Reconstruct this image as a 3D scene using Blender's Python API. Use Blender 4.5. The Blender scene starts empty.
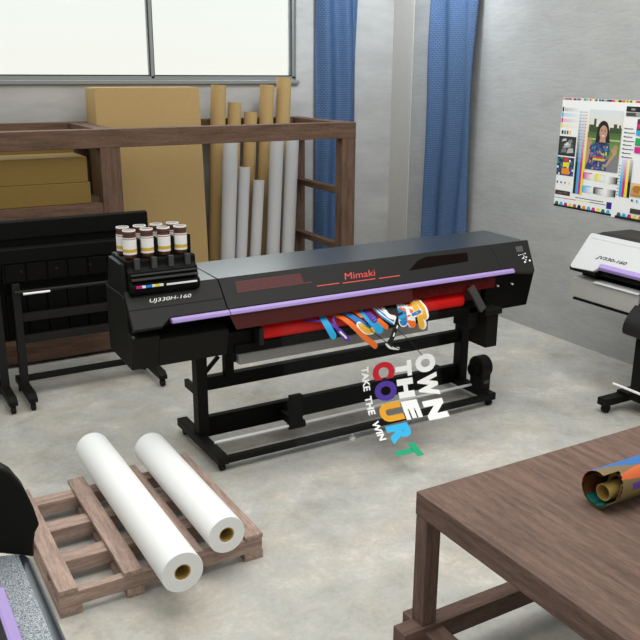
import bpy, bmesh, math, random
from mathutils import Vector, Matrix
random.seed(7)
S = bpy.context.scene
COL = S.collection
PI = math.pi

# ------------------------------------------------------------------ materials
def _mat(name):
    m = bpy.data.materials.new(name); m.use_nodes = True
    nt = m.node_tree; b = nt.nodes['Principled BSDF']
    return m, nt, b

def plain(name, col, rough=.5, metal=0., spec=.5, bump=0., bscale=60., var=0., coat=0.):
    m, nt, b = _mat(name)
    b.inputs['Base Color'].default_value = (*col, 1); b.inputs['Roughness'].default_value = rough
    b.inputs['Metallic'].default_value = metal; b.inputs['Specular IOR Level'].default_value = spec
    b.inputs['Coat Weight'].default_value = coat
    tc = nt.nodes.new('ShaderNodeTexCoord'); nz = nt.nodes.new('ShaderNodeTexNoise')
    nz.inputs['Scale'].default_value = bscale; nz.inputs['Detail'].default_value = 4
    nt.links.new(tc.outputs['Object'], nz.inputs['Vector'])
    if var > 0:
        mx = nt.nodes.new('ShaderNodeMixRGB'); mx.blend_type = 'MIX'
        mx.inputs[1].default_value = (*[c * (1 - var) for c in col], 1)
        mx.inputs[2].default_value = (*[min(1, c * (1 + var)) for c in col], 1)
        nt.links.new(nz.outputs['Fac'], mx.inputs[0]); nt.links.new(mx.outputs[0], b.inputs['Base Color'])
    if bump > 0:
        bp = nt.nodes.new('ShaderNodeBump'); bp.inputs['Strength'].default_value = bump
        bp.inputs['Distance'].default_value = .004
        nt.links.new(nz.outputs['Fac'], bp.inputs['Height']); nt.links.new(bp.outputs[0], b.inputs['Normal'])
    return m

def layered(name, stops, scale, rough=.7, bump=.2, detail=6, spec=.3, distort=0., second=None, rrange=None):
    """stretched noise through a colour ramp"""
    m, nt, b = _mat(name)
    tc = nt.nodes.new('ShaderNodeTexCoord'); mp = nt.nodes.new('ShaderNodeMapping')
    mp.inputs['Scale'].default_value = scale
    nz = nt.nodes.new('ShaderNodeTexNoise'); nz.inputs['Scale'].default_value = 1
    nz.inputs['Detail'].default_value = detail; nz.inputs['Roughness'].default_value = .62
    nz.inputs['Distortion'].default_value = distort
    rp = nt.nodes.new('ShaderNodeValToRGB')
    while len(rp.color_ramp.elements) < len(stops): rp.color_ramp.elements.new(.5)
    for e, (p, c) in zip(rp.color_ramp.elements, stops): e.position = p; e.color = (*c, 1)
    nt.links.new(tc.outputs['Object'], mp.inputs['Vector']); nt.links.new(mp.outputs[0], nz.inputs['Vector'])
    fac = nz.outputs['Fac']
    if second:
        mp2 = nt.nodes.new('ShaderNodeMapping'); mp2.inputs['Scale'].default_value = second[0]
        nz2 = nt.nodes.new('ShaderNodeTexNoise'); nz2.inputs['Scale'].default_value = 1; nz2.inputs['Detail'].default_value = 8
        nz2.inputs['Roughness'].default_value = .7
        nt.links.new(tc.outputs['Object'], mp2.inputs['Vector']); nt.links.new(mp2.outputs[0], nz2.inputs['Vector'])
        mx = nt.nodes.new('ShaderNodeMath'); mx.operation = 'MULTIPLY_ADD'
        sb = nt.nodes.new('ShaderNodeMath'); sb.operation = 'SUBTRACT'; sb.inputs[1].default_value = .5
        nt.links.new(nz2.outputs['Fac'], sb.inputs[0]); nt.links.new(sb.outputs[0], mx.inputs[0])
        mx.inputs[1].default_value = second[1]; nt.links.new(fac, mx.inputs[2]); fac = mx.outputs[0]
    nt.links.new(fac, rp.inputs['Fac']); nt.links.new(rp.outputs[0], b.inputs['Base Color'])
    b.inputs['Roughness'].default_value = rough; b.inputs['Specular IOR Level'].default_value = spec
    bp = nt.nodes.new('ShaderNodeBump'); bp.inputs['Strength'].default_value = bump; bp.inputs['Distance'].default_value = .006
    nt.links.new(fac, bp.inputs['Height']); nt.links.new(bp.outputs[0], b.inputs['Normal'])
    return m

def wood(name, axis, tint):
    sc = [34, 34, 34]; sc['xyz'.index(axis)] = 3.5
    sc2 = [150, 150, 150]; sc2['xyz'.index(axis)] = 22
    d = tuple(c * .66 for c in tint); l = tuple(min(1, c * 1.38) for c in tint)
    return layered(name, [(.30, d), (.5, tint), (.72, l)], sc, rough=.7, bump=.35, detail=6, spec=.2, distort=.25, second=(sc2, .75))

WOOD = {}
for nm, tint in (('table', (.14, .087, .069)), ('pallet', (.37, .262, .218)), ('rack', (.125, .073, .050))):
    for ax in 'xyz': WOOD[nm + ax] = wood(nm + '_wood_' + ax, ax, tint)

def emis(name, col, s):
    m = bpy.data.materials.new(name); m.use_nodes = True; nt = m.node_tree
    nt.nodes.remove(nt.nodes['Principled BSDF'])
    e = nt.nodes.new('ShaderNodeEmission'); e.inputs[0].default_value = (*col, 1); e.inputs[1].default_value = s
    nt.links.new(e.outputs[0], nt.nodes['Material Output'].inputs[0]); return m

def sheer(name, tint, mix, rough=.08, spec=.5):
    """clear or tinted plastic/glass: tinted transparency with a little gloss"""
    m = bpy.data.materials.new(name); m.use_nodes = True; nt = m.node_tree
    b = nt.nodes['Principled BSDF']; b.inputs['Base Color'].default_value = (*[c * .5 for c in tint], 1)
    b.inputs['Roughness'].default_value = rough; b.inputs['Specular IOR Level'].default_value = spec
    t = nt.nodes.new('ShaderNodeBsdfTransparent'); t.inputs[0].default_value = (*tint, 1)
    x = nt.nodes.new('ShaderNodeMixShader'); x.inputs[0].default_value = mix
    nt.links.new(t.outputs[0], x.inputs[1]); nt.links.new(b.outputs[0], x.inputs[2])
    nt.links.new(x.outputs[0], nt.nodes['Material Output'].inputs[0]); return m

def attr_mat(name, rough=.6, spec=.3):
    m, nt, b = _mat(name)
    a = nt.nodes.new('ShaderNodeAttribute'); a.attribute_name = 'Col'
    nt.links.new(a.outputs['Color'], b.inputs['Base Color'])
    b.inputs['Roughness'].default_value = rough; b.inputs['Specular IOR Level'].default_value = spec
    return m

M = {}
def concrete():
    m, nt, b = _mat('polished_concrete'); L = nt.links.new
    tc = nt.nodes.new('ShaderNodeTexCoord')
    def noise(sc, det, ro, dist=0., off=0.):
        mp = nt.nodes.new('ShaderNodeMapping'); mp.inputs['Location'].default_value = (off, off * .7, 0); L(tc.outputs['Object'], mp.inputs['Vector'])
        n = nt.nodes.new('ShaderNodeTexNoise'); n.inputs['Scale'].default_value = sc; n.inputs['Detail'].default_value = det
        n.inputs['Roughness'].default_value = ro; n.inputs['Distortion'].default_value = dist; L(mp.outputs[0], n.inputs['Vector']); return n.outputs['Fac']
    def math_(op, a, b_, c=None):
        n = nt.nodes.new('ShaderNodeMath'); n.operation = op
        for k, v in enumerate((a, b_, c)):
            if v is None: continue
            if isinstance(v, (int, float)): n.inputs[k].default_value = v
            else: L(v, n.inputs[k])
        return n.outputs[0]
    f = math_('MULTIPLY_ADD', noise(1.5, 6, .6, .8), .55, math_('MULTIPLY_ADD', noise(5.5, 9, .72, .5, 3), .55, math_('MULTIPLY', noise(34, 5, .7, 0, 9), .28)))
    rp = nt.nodes.new('ShaderNodeValToRGB'); st = [(.50, (.335, .325, .30)), (.64, (.455, .445, .412)), (.74, (.52, .505, .465)), (.86, (.66, .64, .59))]
    while len(rp.color_ramp.elements) < 4: rp.color_ramp.elements.new(.5)
    for e, (p, c) in zip(rp.color_ramp.elements, st): e.position = p; e.color = (*c, 1)
    L(f, rp.inputs['Fac'])
    tint = nt.nodes.new('ShaderNodeValToRGB'); tint.color_ramp.elements[0].position = .42; tint.color_ramp.elements[0].color = (.975, .985, 1, 1); tint.color_ramp.elements[1].position = .62; tint.color_ramp.elements[1].color = (1.0, .965, .92, 1)
    L(noise(2.6, 5, .6, .3, 21), tint.inputs['Fac'])
    mx = nt.nodes.new('ShaderNodeMixRGB'); mx.blend_type = 'MULTIPLY'; mx.inputs[0].default_value = 1; L(rp.outputs[0], mx.inputs[1]); L(tint.outputs[0], mx.inputs[2])
    L(mx.outputs[0], b.inputs['Base Color']); b.inputs['Roughness'].default_value = .5; b.inputs['Specular IOR Level'].default_value = .3
    return m
M['floor'] = concrete()
M['wall_b'] = layered('grey_plaster_back', [(.3, (.36, .352, .34)), (.5, (.415, .405, .393)), (.7, (.47, .46, .447))],
                      (1.6, 3, 4.5), rough=.5, bump=.12, detail=8, spec=.35, second=((5, 9, 22), .3))
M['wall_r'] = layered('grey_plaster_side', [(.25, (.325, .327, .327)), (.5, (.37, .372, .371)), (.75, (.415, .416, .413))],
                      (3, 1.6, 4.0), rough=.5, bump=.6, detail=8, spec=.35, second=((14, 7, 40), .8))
M['strip'] = plain('beige_trim_paint', (.47, .45, .42), .6, bump=.1, bscale=20, var=.06)
M['win_frame'] = plain('grey_aluminium_frame', (.24, .25, .245), .45, .3, bump=.02)
M['gasket'] = plain('black_gasket', (.02, .022, .024), .6)
M['glass'] = sheer('window_glass', (.97, .99, .98), .04, .03)
M['black'] = plain('black_plastic', (.0085, .0082, .007), .5, spec=.13, bump=.04, bscale=300)
M['black2'] = plain('charcoal_plastic', (.0145, .014, .0132), .48, spec=.17, bump=.04, bscale=300)
M['black3'] = plain('deep_black_and_shade', (.0035, .0033, .0028), .5, spec=.1, bump=.02)
M['lid_top'] = plain('charcoal_top_blue_sheen', (.013, .019, .028), .28, spec=.9, bump=.02, bscale=200)  # blue tint paints in the window's reflection
M['dkgrey'] = plain('dark_grey_steel', (.05, .05, .048), .45, spec=.3)
M['white_p'] = plain('white_plastic', (.53, .535, .545), .42, bump=.02, bscale=200)
M['grey_p'] = plain('light_grey_plastic', (.40, .395, .375), .5, bump=.02)
M['alu'] = plain('brushed_aluminium', (.30, .30, .295), .42, .35, bump=.05, bscale=90, var=.05)
M['steel'] = plain('polished_steel', (.93, .93, .92), .3, .0)
M['lilac'] = plain('lilac_light_bar', (.35, .25, .56), .4, var=.04, bscale=12)
M['red'] = plain('platen_red_lit', (.64, .006, .004), .45, spec=.2, var=.08, bscale=25)  # red light coming through the acrylic cover, put into the base colour
M['redtxt'] = plain('red_ink', (.62, .05, .04), .5)
M['redtxt_dim'] = plain('dim_red_print', (.075, .006, .006), .6, var=.35, bscale=60)
M['redcover'] = sheer('red_acrylic', (.24, .05, .045), .55, .35, .3)
M['redcover2'] = sheer('deep_red_acrylic', (.50, .03, .02), .22, .2, .4)
M['redwin'] = plain('dark_red_glazing', (.004, .0003, .0003), .45, spec=.06)
M['whitetxt'] = plain('white_ink', (.85, .85, .84), .5)
M['blacktxt'] = plain('black_ink', (.02, .02, .02), .5)
M['screen'] = plain('grey_lcd', (.06, .07, .07), .25)
M['rubber'] = plain('black_rubber', (.012, .012, .012), .75, spec=.2)
M['paper'] = plain('white_paper', (.86, .86, .855), .6, spec=.25, bump=.01)
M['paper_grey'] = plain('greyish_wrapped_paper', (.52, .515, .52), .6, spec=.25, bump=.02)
M['core'] = plain('cardboard_core', (.40, .25, .06), .75, var=.15, bscale=30)
M['card'] = plain('kraft_card', (.41, .275, .118), .8, spec=.2, bump=.05, bscale=40, var=.07)
M['card_shaded'] = plain('kraft_card_shaded', (.205, .13, .036), .8, spec=.2, bump=.05, bscale=40, var=.07)  # kraft card darkened: the rack's shade is painted into the colour
M['amber'] = plain('brown_bottle', (.085, .032, .018), .35, spec=.4)
M['film'] = sheer('clear_film', (.995, .995, .995), .012, .1)
M['print'] = attr_mat('printed_ink', .55)
M['vinyl'] = attr_mat('printed_vinyl', .4, .4)
M['foil'] = layered('speckled_metal', [(.36, (.03, .045, .07)), (.5, (.27, .30, .33)), (.66, (.55, .58, .60))], (260, 260, 260), rough=.4, bump=.05, detail=2)

def curtain_mat(nm):
    m, nt, b = _mat(nm)
    tc = nt.nodes.new('ShaderNodeTexCoord'); mp = nt.nodes.new('ShaderNodeMapping'); mp.inputs['Scale'].default_value = (1, 1, 1)
    br = nt.nodes.new('ShaderNodeTexBrick'); br.inputs['Scale'].default_value = 1
    br.inputs['Color1'].default_value = (.068, .128, .25, 1); br.inputs['Color2'].default_value = (.082, .15, .285, 1)
    br.inputs['Mortar'].default_value = (.03, .066, .145, 1)
    br.inputs['Mortar Size'].default_value = .0045; br.inputs['Brick Width'].default_value = .034; br.inputs['Row Height'].default_value = .019
    br.inputs['Mortar Smooth'].default_value = .4
    nt.links.new(tc.outputs['UV'], mp.inputs['Vector']); nt.links.new(mp.outputs[0], br.inputs['Vector'])
    nt.links.new(br.outputs['Color'], b.inputs['Base Color'])
    b.inputs['Roughness'].default_value = .55; b.inputs['Specular IOR Level'].default_value = .4
    bp = nt.nodes.new('ShaderNodeBump'); bp.inputs['Strength'].default_value = .5; bp.inputs['Distance'].default_value = .004; bp.invert = True
    nt.links.new(br.outputs['Fac'], bp.inputs['Height']); nt.links.new(bp.outputs[0], b.inputs['Normal'])
    return m
M['curtain'] = curtain_mat('blue_woven_cloth')

# ------------------------------------------------------------------ mesh builder
class MB:
    def __init__(self, T=None): self.v = []; self.f = []; self.c = []; self.T = T; self.cur = (1, 1, 1); self.uv = None
    def add(self, vs, fs):
        o = len(self.v)
        self.v += [tuple(self.T(*p)) if self.T else tuple(p) for p in vs]
        self.f += [tuple(i + o for i in f) for f in fs]; self.c += [self.cur] * len(fs)
        return self
    def box(self, x0, x1, y0, y1, z0, z1):
        vs = [(x, y, z) for x in (x0, x1) for y in (y0, y1) for z in (z0, z1)]
        return self.add(vs, [(0, 1, 3, 2), (4, 6, 7, 5), (0, 4, 5, 1), (2, 3, 7, 6), (0, 2, 6, 4), (1, 5, 7, 3)])
    def prism(self, prof, x0, x1, axis=0):
        """profile (a,b) extruded along axis: 0 -> (x,a,b), 1 -> (a,y,b), 2 -> (a,b,z)"""
        def P(x, a, b): return ((x, a, b), (a, x, b), (a, b, x))[axis]
        n = len(prof)
        vs = [P(x0, *p) for p in prof] + [P(x1, *p) for p in prof]
        fs = [tuple(range(n)), tuple(range(2 * n - 1, n - 1, -1))] + [(i, i + n, (i + 1) % n + n, (i + 1) % n) for i in range(n)]
        return self.add(vs, fs)
    def slab(self, poly, o, ex, ey, t):
        """polygon in the plane o+u*ex+v*ey, thickness t along ex x ey"""
        o, ex, ey = Vector(o), Vector(ex), Vector(ey); nn = ex.cross(ey).normalized()
        n = len(poly)
        vs = [o + ex * u + ey * v + nn * k for k in (0, t) for u, v in poly]
        fs = [tuple(range(n - 1, -1, -1)), tuple(range(n, 2 * n))] + [(i, (i + 1) % n, (i + 1) % n + n, i + n) for i in range(n)]
        return self.add(vs, fs)
    def cyl(self, p, q, r, n=20, r2=None, caps=True):
        p, q = Vector(p), Vector(q); d = (q - p).normalized(); r2 = r if r2 is None else r2
        a = d.orthogonal().normalized(); b = d.cross(a)
        vs = [p + (a * math.cos(t) + b * math.sin(t)) * r for t in (2 * PI * i / n for i in range(n))]
        vs += [q + (a * math.cos(t) + b * math.sin(t)) * r2 for t in (2 * PI * i / n for i in range(n))]
        fs = [(i, (i + 1) % n, (i + 1) % n + n, i + n) for i in range(n)]
        if caps: fs += [tuple(range(n - 1, -1, -1)), tuple(range(n, 2 * n))]
        return self.add(vs, fs)
    def pipe(self, p, q, ro, ri, n=36):
        p, q = Vector(p), Vector(q); d = (q - p).normalized(); a = d.orthogonal().normalized(); b = d.cross(a)
        vs = []
        for c, r in ((p, ro), (q, ro), (q, ri), (p, ri)):
            vs += [c + (a * math.cos(t) + b * math.sin(t)) * r for t in (2 * PI * i / n for i in range(n))]
        fs = []
        for k in range(4):
            k2 = (k + 1) % 4
            fs += [(k * n + i, k * n + (i + 1) % n, k2 * n + (i + 1) % n, k2 * n + i) for i in range(n)]
        return self.add(vs, fs)
    def lathe(self, c, prof, n=24):
        c = Vector(c); vs = []; fs = []
        for r, z in prof: vs += [c + Vector((r * math.cos(2 * PI * i / n), r * math.sin(2 * PI * i / n), z)) for i in range(n)]
        for k in range(len(prof) - 1): fs += [(k * n + i, k * n + (i + 1) % n, (k + 1) * n + (i + 1) % n, (k + 1) * n + i) for i in range(n)]
        fs += [tuple(range(n - 1, -1, -1)), tuple(range((len(prof) - 1) * n, len(prof) * n))]
        return self.add(vs, fs)
    def bar(self, p, q, w, h, up=(0, 0, 1)):
        p, q, up = Vector(p), Vector(q), Vector(up); d = (q - p).normalized(); s = d.cross(up).normalized(); u = s.cross(d)
        vs = [e + s * a * w / 2 + u * b * h / 2 for e in (p, q) for a in (-1, 1) for b in (-1, 1)]
        return self.add(vs, [(0, 1, 3, 2), (4, 6, 7, 5), (0, 4, 5, 1), (2, 3, 7, 6), (0, 2, 6, 4), (1, 5, 7, 3)])

OFF = {}
def props(o, **k):
    for a, v in k.items():
        if v: o[a] = v
def build(name, mb, mat, parent=None, bevel=0., smooth=None, label=None, loc=None, fixn=True):
    off = Vector((0, 0, 0))
    if parent is not None: off = OFF[parent.name]
    elif loc is not None: off = Vector(loc)
    me = bpy.data.meshes.new(name)
    me.from_pydata([Vector(v) - off for v in mb.v], [], mb.f); me.validate()
    if len(set(mb.c)) > 1 or mat in (M['print'], M['vinyl']):
        at = me.color_attributes.new('Col', 'FLOAT_COLOR', 'CORNER')
        k = 0
        for p, c in zip(me.polygons, mb.c):
            for _ in p.loop_indices: at.data[k].color = (*c, 1); k += 1
    if fixn:
        bm = bmesh.new(); bm.from_mesh(me); bmesh.ops.recalc_face_normals(bm, faces=bm.faces); bm.to_mesh(me); bm.free()
    me.materials.append(mat)
    if smooth:
        me.shade_smooth(); me.set_sharp_from_angle(angle=math.radians(smooth))
    o = bpy.data.objects.new(name, me); COL.objects.link(o)
    if parent is not None: o.parent = parent
    else: o.location = off
    OFF[o.name] = off
    if bevel:
        md = o.modifiers.new('edge', 'BEVEL'); md.width = bevel; md.segments = 2; md.limit_method = 'ANGLE'; md.angle_limit = math.radians(40)
    if label: o['label'] = label
    return o
def thing(name, label, cat, loc, group=None):
    o = bpy.data.objects.new(name, None); COL.objects.link(o); o.location = loc
    o.empty_display_size = .1; OFF[o.name] = Vector(loc)
    props(o, label=label, category=cat, group=group); return o
def tag(o, label, cat, group=None): props(o, label=label, category=cat, group=group); return o
def struct(o): o['kind'] = 'structure'; return o

def text_shapes(txt, size, shear=0., fat=0.):
    """outline faces of a word, as flat (verts2d, faces, width)"""
    cu = bpy.data.curves.new('word', 'FONT'); cu.body = txt; cu.size = size; cu.shear = shear; cu.offset = fat; cu.resolution_u = 4
    ob = bpy.data.objects.new('word', cu); COL.objects.link(ob)
    dg = bpy.context.evaluated_depsgraph_get(); me = ob.evaluated_get(dg).to_mesh()
    vs = [(v.co.x, v.co.y) for v in me.vertices]; fs = [tuple(p.vertices) for p in me.polygons]
    ob.evaluated_get(dg).to_mesh_clear(); bpy.data.objects.remove(ob); bpy.data.curves.remove(cu)
    x0 = min(v[0] for v in vs); x1 = max(v[0] for v in vs); y0 = min(v[1] for v in vs); y1 = max(v[1] for v in vs)
    return vs, fs, (x0, x1, y0, y1)
def fit_text(mb, txt, box, fn, shear=0., fat=0.):
    """lay a word into box (u0,u1,v0,v1) and map (u,v) through fn to a point"""
    vs, fs, (x0, x1, y0, y1) = text_shapes(txt, 1., shear, fat)
    u0, u1, v0, v1 = box
    mb.add([fn(u0 + (x - x0) / (x1 - x0) * (u1 - u0), v0 + (y - y0) / (y1 - y0) * (v1 - v0)) for x, y in vs], fs)

# ------------------------------------------------------------------ room shell
XW, YW = 5.69, 8.15
struct(build('floor', MB().box(-3.5, XW + .2, -1.5, YW + .2, -.1, 0), M['floor']))
WZ0, WZ1, WX0, WX1 = 2.315, 3.35, -1.9, 4.405
wb = MB()
wb.box(-3.5, XW, YW, YW + .2, 0, WZ0 - .02); wb.box(-3.5, WX0, YW, YW + .2, WZ0 - .02, WZ1); wb.box(WX1 + .03, XW, YW, YW + .2, WZ0 - .02, WZ1)
wb.box(-3.5, XW, YW, YW + .2, WZ1, 3.7)
struct(build('wall_back', wb, M['wall_b']))
struct(build('wall_right', MB().box(XW, XW + .2, -1.5, YW + .2, 0, 3.7), M['wall_r']))
struct(build('wall_left', MB().box(-3.5, -3.3, -1.5, YW, 0, 3.7), M['wall_r']))
struct(build('trim_1', MB().box(XW - .012, XW, 7.77, YW, 0, 3.7), M['strip'], bevel=.004))
win = build('window_1', MB().box(WX0, WX1 + .03, YW + .03, YW + .11, WZ0 - .02, WZ0 + .02).box(WX0, WX1 + .03, YW + .03, YW + .11, WZ1 - .04, WZ1)
            .box(WX1 - .005, WX1 + .03, YW + .03, YW + .11, WZ0, WZ1).box(WX0, WX0 + .04, YW + .03, YW + .11, WZ0, WZ1)
            .box(2.832, 2.862, YW + .03, YW + .11, WZ0, WZ1).box(1.2, 1.23, YW + .03, YW + .11, WZ0, WZ1).box(-.43, -.4, YW + .03, YW + .11, WZ0, WZ1), M['win_frame'])
struct(win)
for a, b in ((WX0 + .04, -.43), (-.4, 1.2), (1.23, 2.832), (2.862, WX1 - .005)):
    g = MB()
    for bx in ((a, b, WZ0 + .02, WZ0 + .032), (a, b, WZ1 - .055, WZ1 - .04), (a, a + .012, WZ0 + .02, WZ1 - .04), (b - .012, b, WZ0 + .02, WZ1 - .04)):
        g.box(bx[0], bx[1], YW + .045, YW + .09, bx[2], bx[3])
    build('gasket', g, M['gasket'], win)
    build('pane', MB().box(a + .01, b - .01, YW + .06, YW + .066, WZ0 + .03, WZ1 - .05), M['glass'], win)
struct(build('trim_2', MB().box(WX0, WX1 + .05, YW - .035, YW + .03, WZ0 - .055, WZ0 - .018), M['win_frame'], bevel=.004))

# ------------------------------------------------------------------ curtains
def curtain(name, T, w, z0, z1, folds, label):
    n, rows = 72, 60; mb = MB(T); vs = []; uvs = []
    for j in range(rows + 1):
        z = z0 + (z1 - z0) * j / rows
        for i in range(n + 1):
            u = i / n; amp = .06 * (1 + .15 * math.sin(3 * z))
            d = amp * math.cos(2 * PI * folds * u + .5 * math.sin(2.3 * z)) * (0.75 + .25 * math.cos(5 * u + 1))
            vs.append((u * w, d, z)); uvs.append((u * w * 1.25, z))
    fs = [(j * (n + 1) + i, j * (n + 1) + i + 1, (j + 1) * (n + 1) + i + 1, (j + 1) * (n + 1) + i) for j in range(rows) for i in range(n)]
    mb.add(vs, fs)
    me = bpy.data.meshes.new(name); p0 = Vector(T(0, 0, 0))
    me.from_pydata([Vector(v) - p0 for v in mb.v], [], mb.f); me.shade_smooth()
    ul = me.uv_layers.new(name='UVMap')
    for l in me.loops: ul.data[l.index].uv = uvs[l.vertex_index]
    me.materials.append(M['curtain'])
    o = bpy.data.objects.new(name, me); COL.objects.link(o); o.location = p0
    s = o.modifiers.new('cloth', 'SOLIDIFY'); s.thickness = .006
    return tag(o, label, 'curtain', 'blue woven curtains')
curtain('curtain', lambda u, d, z: (4.645 + u, YW - .085 + d, z), .515, .03, 3.6, 2.1, 'blue woven curtain hanging between the window and the room corner')
curtain('curtain', lambda u, d, z: (XW - .075 - d, 7.335 - u, z), .70, .03, 3.6, 2.2, 'blue woven curtain hanging on the side wall behind the end of the black printer')

# ------------------------------------------------------------------ wooden rack
rk = thing('wooden_rack', 'tall brown timber storage rack standing along the window wall', 'rack', (2.2, 7.4, 0))
RB, RF = 8.06, 6.92
W = lambda a: WOOD['rack' + a]
build('top_rail', MB().box(-.9, 4.42, RF, RF + .13, 1.775, 1.925), W('x'), rk, .004)
build('top_rail', MB().box(-.9, 4.42, RB - .13, RB, 1.775, 1.925), W('x'), rk, .004)
build('bottom_rail', MB().box(-.9, 4.42, RF, RF + .13, .03, .2), W('x'), rk, .004)
build('bottom_rail', MB().box(-.9, 4.42, RB - .13, RB, .03, .2), W('x'), rk, .004)
for x0, x1 in ((-.9, -.75), (1.925, 2.095), (4.27, 4.42)):
    build('post', MB().box(x0, x1, RF + .002, RF + .128, 0, 1.775), W('z'), rk, .004)
    build('post', MB().box(x0, x1, RB - .128, RB - .002, 0, 1.775), W('z'), rk, .004)
    build('cross_beam', MB().box(x0 + .002, x1 - .002, RF + .13, RB - .13, 1.80, 1.924), W('y'), rk, .004)
    for z in (.66, 1.225):
        build('rung', MB().box(x0 + .03, x1 - .03, RF + .128, RB - .128, z, z + .06), W('y'), rk, .003)
build('floor_deck', MB().box(-.75, 4.27, RF + .13, RB - .13, .12, .16), W('x'), rk)
build('shelf_rail', MB().box(-.75, 1.923, RF + .01, RF + .12, 1.235, 1.30), W('x'), rk, .003)
build('shelf_rail', MB().box(-.75, 1.923, RB - .12, RB - .01, 1.235, 1.30), W('x'), rk, .003)
build('shelf_board', MB().box(-.75, 1.923, RF + .012, RB - .012, 1.30, 1.318), W('x'), rk)

def carton(x0, x1, y0, y1, z0, z1, label, group='cardboard cartons on the rack shelf', cat='box'):
    t = thing('cardboard_box', label, cat, ((x0 + x1) / 2, (y0 + y1) / 2, z0), group)
    build('carton_body', MB().box(x0, x1, y0, y1, z0, z1), M['card_shaded'], t, .004)
    ym = (y0 + y1) / 2
    build('lid_flap', MB().box(x0 + .003, x1 - .003, y0 + .003, ym - .002, z1, z1 + .004).box(x0 + .003, x1 - .003, ym + .002, y1 - .003, z1, z1 + .004), M['card_shaded'], t)
    return t
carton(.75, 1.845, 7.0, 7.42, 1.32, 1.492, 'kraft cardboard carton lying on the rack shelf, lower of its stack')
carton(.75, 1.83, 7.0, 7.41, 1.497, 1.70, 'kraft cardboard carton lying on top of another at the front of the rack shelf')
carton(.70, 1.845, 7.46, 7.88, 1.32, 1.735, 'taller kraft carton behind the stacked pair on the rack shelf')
t = thing('cardboard_box', 'huge upright kraft cardboard carton standing in the rack under the window', 'box', (2.62, 7.55, .16))
bxp = [(7.50, .165), (7.86, .165), (7.92, 2.235), (7.62, 2.235)]
build('carton_body', MB().prism(bxp, 2.10, 3.10), M['card'], t, .006)
build('lid_flap', MB().prism([(7.623, 2.235), (7.768, 2.235), (7.768, 2.240), (7.623, 2.240)], 2.105, 3.095).prism([(7.772, 2.235), (7.917, 2.235), (7.917, 2.240), (7.772, 2.240)], 2.105, 3.095), M['card'], t)

# tubes and paper rolls leaning in the rack (top x, length lean)
def leaner(name, xt, yt, zt, r, mat, dx, dy, label, cat, group, ri):
    z0 = .185; p = Vector((xt - dx, yt - dy, z0)); q = Vector((xt, yt, zt))
    if name == 'cardboard_tube':
        o = build(name, MB().pipe(p, q, r, ri, 28), mat, None, smooth=40, loc=p)
        return tag(o, label, cat, group)
    t = thing(name, label, cat, p, group)
    build('paper', MB().pipe(p, q, r, ri, 28), mat, t, smooth=40)
    build('core', MB().pipe(p - (q - p).normalized() * 0, q + (q - p).normalized() * .004, ri, ri * .8, 20), M['core'], t, smooth=40)
    return t
for xt, zt, r, ql in ((3.40, 2.255, .076, 'tall kraft cardboard tube standing next to the huge carton'), (3.57, 2.085, .068, 'second kraft tube from the huge carton, shorter than its neighbours on either end'),
                      (3.745, 1.993, .068, 'shortest kraft cardboard tube, standing in the middle of the five'), (3.935, 2.255, .074, 'tall kraft tube beside the tallest one under the window corner'),
                      (4.13, 2.325, .076, 'tallest kraft cardboard tube, reaching up over the window sill')):
    leaner('cardboard_tube', xt, 7.855, zt, r, M['card'], .13, .06, ql, 'tube', 'kraft cardboard tubes in the rack', r - .008)
for xt, zt, r, ql in ((3.40, 1.72, .074, 'white paper roll standing closest to the huge kraft carton in the rack'), (3.545, 1.472, .058, 'shorter white paper roll, second from the huge carton'),
                      (3.70, 1.335, .058, 'shortest white paper roll standing in the middle of the rack'), (3.91, 1.74, .070, 'tall white paper roll between the shortest roll and the one by the rack end'),
                      (4.085, 1.74, .070, 'white paper roll standing nearest the open rack end with rungs')):
    leaner('paper_roll', xt, 7.60, zt, r, M['paper_grey'], .10, .04, ql, 'paper roll', 'white paper rolls in the rack', .03)

# ------------------------------------------------------------------ pallet and white rolls
pl = thing('wooden_pallet', 'light brown timber pallet lying on the concrete floor under two white rolls', 'pallet', (1.12, 3.9, 0))
PX0, PX1, PY0, PY1 = .612, 1.638, 3.375, 4.44
for x0, x1 in ((PX0, .70), (.915, 1.006), (1.22, 1.315), (1.54, PX1)):
    build('top_board', MB().box(x0, x1, PY0, PY1, .118, .142), WOOD['pallety'], pl, .003)
for y0, y1 in ((PY0 + .004, 3.425), (3.645, 3.745), (3.96, 4.06), (4.27, 4.36)):
    build('bearer', MB().box(PX0 + .004, PX1 - .004, y0, y1, .045, .118), WOOD['palletx'], pl, .003)
for x0, x1 in ((PX0, .715), (.925, 1.01), (1.225, 1.31), (1.535, PX1)):
    build('bottom_board', MB().box(x0, x1, PY0 + .002, PY1, 0, .045), WOOD['pallety'], pl, .003)
def big_roll(x, y0, y1, r, label):
    t = thing('paper_roll', label, 'paper roll', (x, (y0 + y1) / 2, .142), 'white paper rolls on the pallet')
    z = .142 + r
    build('paper', MB().pipe((x, y0, z), (x, y1, z), r, .039, 64), M['paper'], t, .002, 50)
    build('core', MB().pipe((x, y0 + .004, z), (x, y1 - .004, z), .039, .033, 32), M['core'], t, smooth=50)
big_roll(1.105, 3.105, 4.575, .0985, 'white paper roll on the pallet overhanging its front edge furthest')
big_roll(1.407, 3.30, 4.42, .0955, 'shorter white paper roll lying nearer the pallet edge beside the black printer')

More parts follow.
